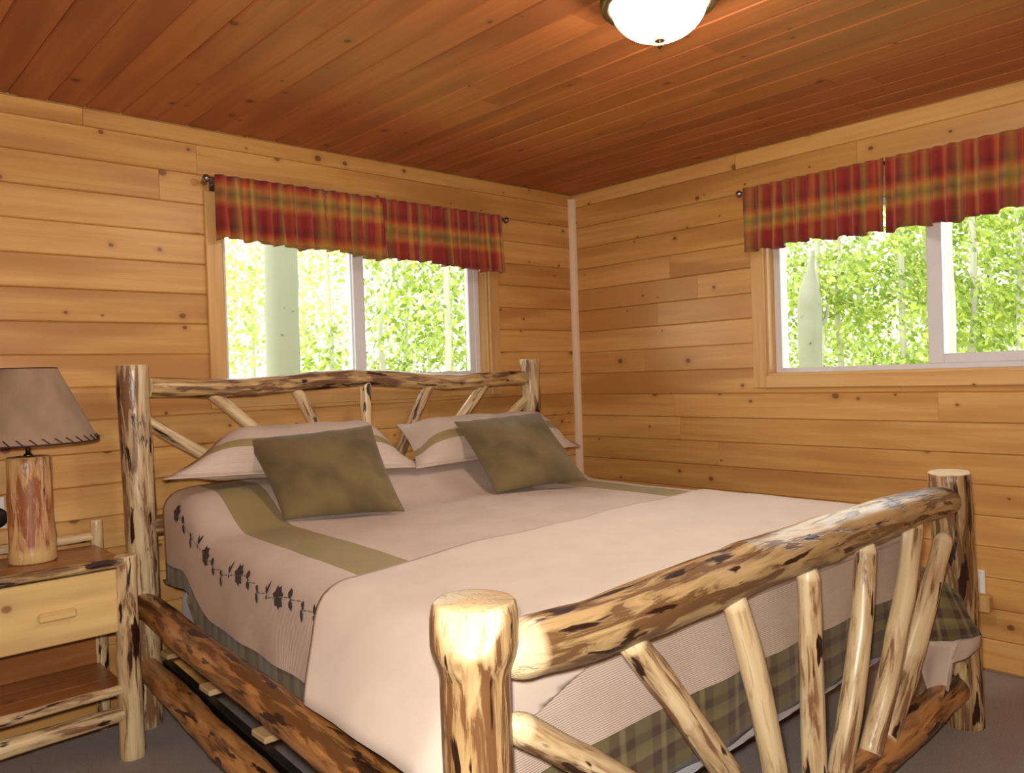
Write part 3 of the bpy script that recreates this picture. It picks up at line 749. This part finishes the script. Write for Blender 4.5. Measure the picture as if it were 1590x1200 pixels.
def torus(R, r, z, nseg=48):
    s = Soup(); V = []; F = []
    for i in range(nseg):
        a = 2*math.pi*i/nseg
        for j in range(6): b = 2*math.pi*j/6; V.append((LX+(R+r*math.cos(b))*math.cos(a), LY+(R+r*math.cos(b))*math.sin(a), z+r*math.sin(b)))
    for i in range(nseg):
        for j in range(6): F.append((i*6+j, ((i+1) % nseg)*6+j, ((i+1) % nseg)*6+(j+1) % 6, i*6+(j+1) % 6))
    s.add(V, F); return s
torus(.2215, .003, 1.1375).build('lower_rim', 'lace', shade, True); torus(.0995, .0025, 1.397).build('upper_rim', 'lace', shade, True)
for i in range(36):
    a = 2*math.pi*i/36
    p = Vector((LX+.2165*math.cos(a), LY+.2165*math.sin(a), 1.158)); q = Vector((LX+.2245*math.cos(a+.1), LY+.2245*math.sin(a+.1), 1.139))
    Soup().lathe(p, [(.0015, 0), (.0022, .004), (.0022, (q-p).length-.004), (.0015, (q-p).length)], 6, q-p).build('lacing', 'lace', shade, True)
s = Soup()
for k_ in range(3):
    a = k_*2.094; s.lathe((LX, LY, 1.21), [(.0015, 0), (.0015, .163)], 6, (math.cos(a)*.145, math.sin(a)*.145, .065))
s.build('shade_spider', 'bronze', lamp)

# ------------------------------------------------------------------ wall outlets
def outlet(f, t, z, label):
    o = tag(empty('wall_outlet', f(t, 0, z)), label, 'outlet')
    box('cover_plate', f(t-.036, -.006, z-.058), f(t+.036, .0, z+.058), 'white_plastic', o, .003)
    for dz in (-.022, .022): box('socket', f(t-.016, -.008, z+dz-.013), f(t+.016, -.005, z+dz+.013), 'white_plastic', o, .003)
outlet(fR, 2.285, .372, 'white wall outlet on the right wall behind the foot post of the bed')
s = Soup().box(fR(2.25, -.062, .262), fR(2.352, -.009, .335), .006); tag(s.build('plug_adapter', 'tan_plastic'), 'tan block-shaped plug adapter in the outlet on the right wall', 'plug adapter')
outlet(fB, -3.172, .87, 'pale wall outlet beside the lamp behind the nightstand')
ad = tag(empty('black_plug', fB(-3.168, -.008, .855)), 'round black plug on the wall left of the log lamp base', 'plug')
Soup().lathe(fB(-3.168, -.008, .855), [(.030, 0), (.037, .004), (.037, .030), (.030, .036), (.004, .038)], 28, (0, -1, 0)).build('plug_body', 'black', ad, True)
log('cord', [fB(-3.168, -.03, .82), fB(-3.18, -.04, .77), fB(-3.19, -.06, .745), fB(-3.185, -.085, .735)], .003, .003, 'black', ad, seg=8, wob=0, knots=0)

# ------------------------------------------------------------------ outside
tag(box('ground', (-14, -14, -.75), (34, 34, -.6), 'grass', c=0), 'grassy forest floor outside the windows', 'ground', kind='structure')
def leaves(centers, n, size, seed):
    random.seed(seed); V = []; F = []; T = []
    for i in range(n):
        c, r = random.choice(centers)
        while True:
            p = Vector((rnd(-1, 1), rnd(-1, 1), rnd(-1, 1)))
            if p.length < 1: break
        p = c+Vector((p.x*r.x, p.y*r.y, p.z*r.z)); s_ = size*rnd(.6, 1.3)
        nrm = Vector((rnd(-1, 1), rnd(-1, 1), rnd(-.4, 1))).normalized(); x_ = nrm.orthogonal().normalized(); y_ = nrm.cross(x_)
        b = len(V); V += [p-x_*s_, p+y_*s_*.55-nrm*s_*.12, p+x_*s_, p-y_*s_*.55-nrm*s_*.12]; F.append((b, b+1, b+2, b+3)); T.append(random.random())
    return V, F, T
GZ = -.6
def tree(name, pos, r, h, label, group, seed, crown=(1.3, 3.2), z0=.3, nl=1500, mat='leaf', lsize=.075, lean=(0, 0), cat='tree', trunk=True):
    t = tag(empty(name, (pos[0], pos[1], GZ)), label, cat, group); base = Vector((pos[0], pos[1], GZ+.004)); top = base+Vector((lean[0], lean[1], h))
    random.seed(seed+100)
    if trunk:
        log('trunk', [base, base.lerp(top, .5)+Vector((rnd(-.1, .1), rnd(-.1, .1), 0)), top], r, r*.55, 'bark_pale', t, seg=12, wob=.06, knots=4, bend=.05, ds=.2)
    random.seed(seed)
    cs = [(Vector((pos[0]+rnd(-1, 1)*crown[0]*.8, pos[1]+rnd(-1, 1)*crown[0]*.8, GZ+z0+rnd(.2, crown[1]))), Vector((rnd(.35, .8), rnd(.35, .8), rnd(.25, .55)))) for _ in range(11)]
    V, F, T = leaves(cs, nl, lsize, seed+1)
    o = obj('foliage', V, F, mat, t, False, tone=T); o['kind'] = 'stuff'
    return t
def ray(px, py, d): return Vector((CX, CY, CZ))+(fw+rt2*((px-795)/FPX)-up2*((py-600)/FPX))*d
# stout pale trunk close to the window behind the bed
a = ray(438, 480, 7.5)
t = tag(empty('aspen_tree', (a.x, a.y, GZ)), 'stout pale aspen trunk seen through the left half of the window behind the bed', 'tree')
log('trunk', [(a.x-.05, a.y, GZ+.004), (a.x, a.y, 2), (a.x+.06, a.y, 7)], .165, .13, 'bark', t, seg=20, wob=.04, knots=6, ds=.15)
V, F, T = leaves([(Vector((a.x+rnd(-1, 1), a.y+rnd(-1, 1), rnd(5.6, 7.5))), Vector((.8, .8, .5))) for _ in range(6)], 900, .08, 77)
o = obj('foliage', V, F, 'leaf', t, False, tone=T); o['kind'] = 'stuff'
# broken snag in the right-hand window
a = ray(1257, 500, 8.9)
t = tag(empty('tree_snag', (a.x, a.y, GZ)), 'broken grey tree snag seen through the left pane of the right-hand window', 'tree')
log('trunk', [(a.x, a.y, GZ+.004), (a.x, a.y, 1.2), (a.x+.02, a.y, 2.2), (a.x+.06, a.y-.03, 2.58)], .135, .125, 'bark', t, seg=20, wob=.10, knots=5, ds=.08, flare=lambda s_, T_: 1-.82*sstep(.62, .0, T_-s_))
log('branch_stub', [(a.x+.06, a.y-.06, 1.75), (a.x+.13, a.y-.12, 1.82), (a.x+.15, a.y-.14, 1.98)], .035, .012, 'bark', t, seg=8, ds=.05)
# slim trunks
for i, (px, d, r, lab) in enumerate(((1470, 7.0, .055, 'slim white aspen trunk beside the mullion of the right-hand window'), (1268, 10.5, .07, 'slim pale aspen behind the broken snag outside the right-hand window'), (690, 12.5, .06, 'slim white aspen seen through the right half of the window behind the bed'))):
    a = ray(px, 480, d); tree('aspen_tree', a, r, 8, lab, None, 300+i, crown=(1.4, 2.2), z0=5.0, nl=900)
# groves behind
gl = ('leafy aspen in the grove outside the window behind the bed', 'aspens outside the window behind the bed')
for i, (px, d) in enumerate(((345, 9.5), (395, 12), (505, 10), (545, 13.5), (600, 10.5), (640, 12), (690, 9.6), (735, 12.8), (470, 15), (660, 15), (770, 11), (300, 13))):
    a = ray(px, 480, d); tree('leafy_aspen', a, .05, rnd(5, 7), gl[0], gl[1], 400+i*3, crown=(1.1, 3.3), z0=.5, nl=1900 if px > 560 else 1200, mat='leaf2' if px < 560 else 'leaf', lsize=.05)
gr = ('leafy aspen in the grove outside the right-hand window', 'aspens outside the right-hand window')
for i, (px, d) in enumerate(((1215, 12), (1300, 11), (1345, 13), (1395, 10.5), (1440, 12.5), (1500, 10), (1545, 12), (1585, 9.6), (1330, 16), (1420, 16), (1520, 15.5), (1640, 11))):
    a = ray(px, 480, d); tree('leafy_aspen', a, .05, rnd(5, 7), gr[0], gr[1], 600+i*3, crown=(1.1, 3.2), z0=1.2, nl=2300, mat='leaf' if i % 3 else 'leaf2', lsize=.05)
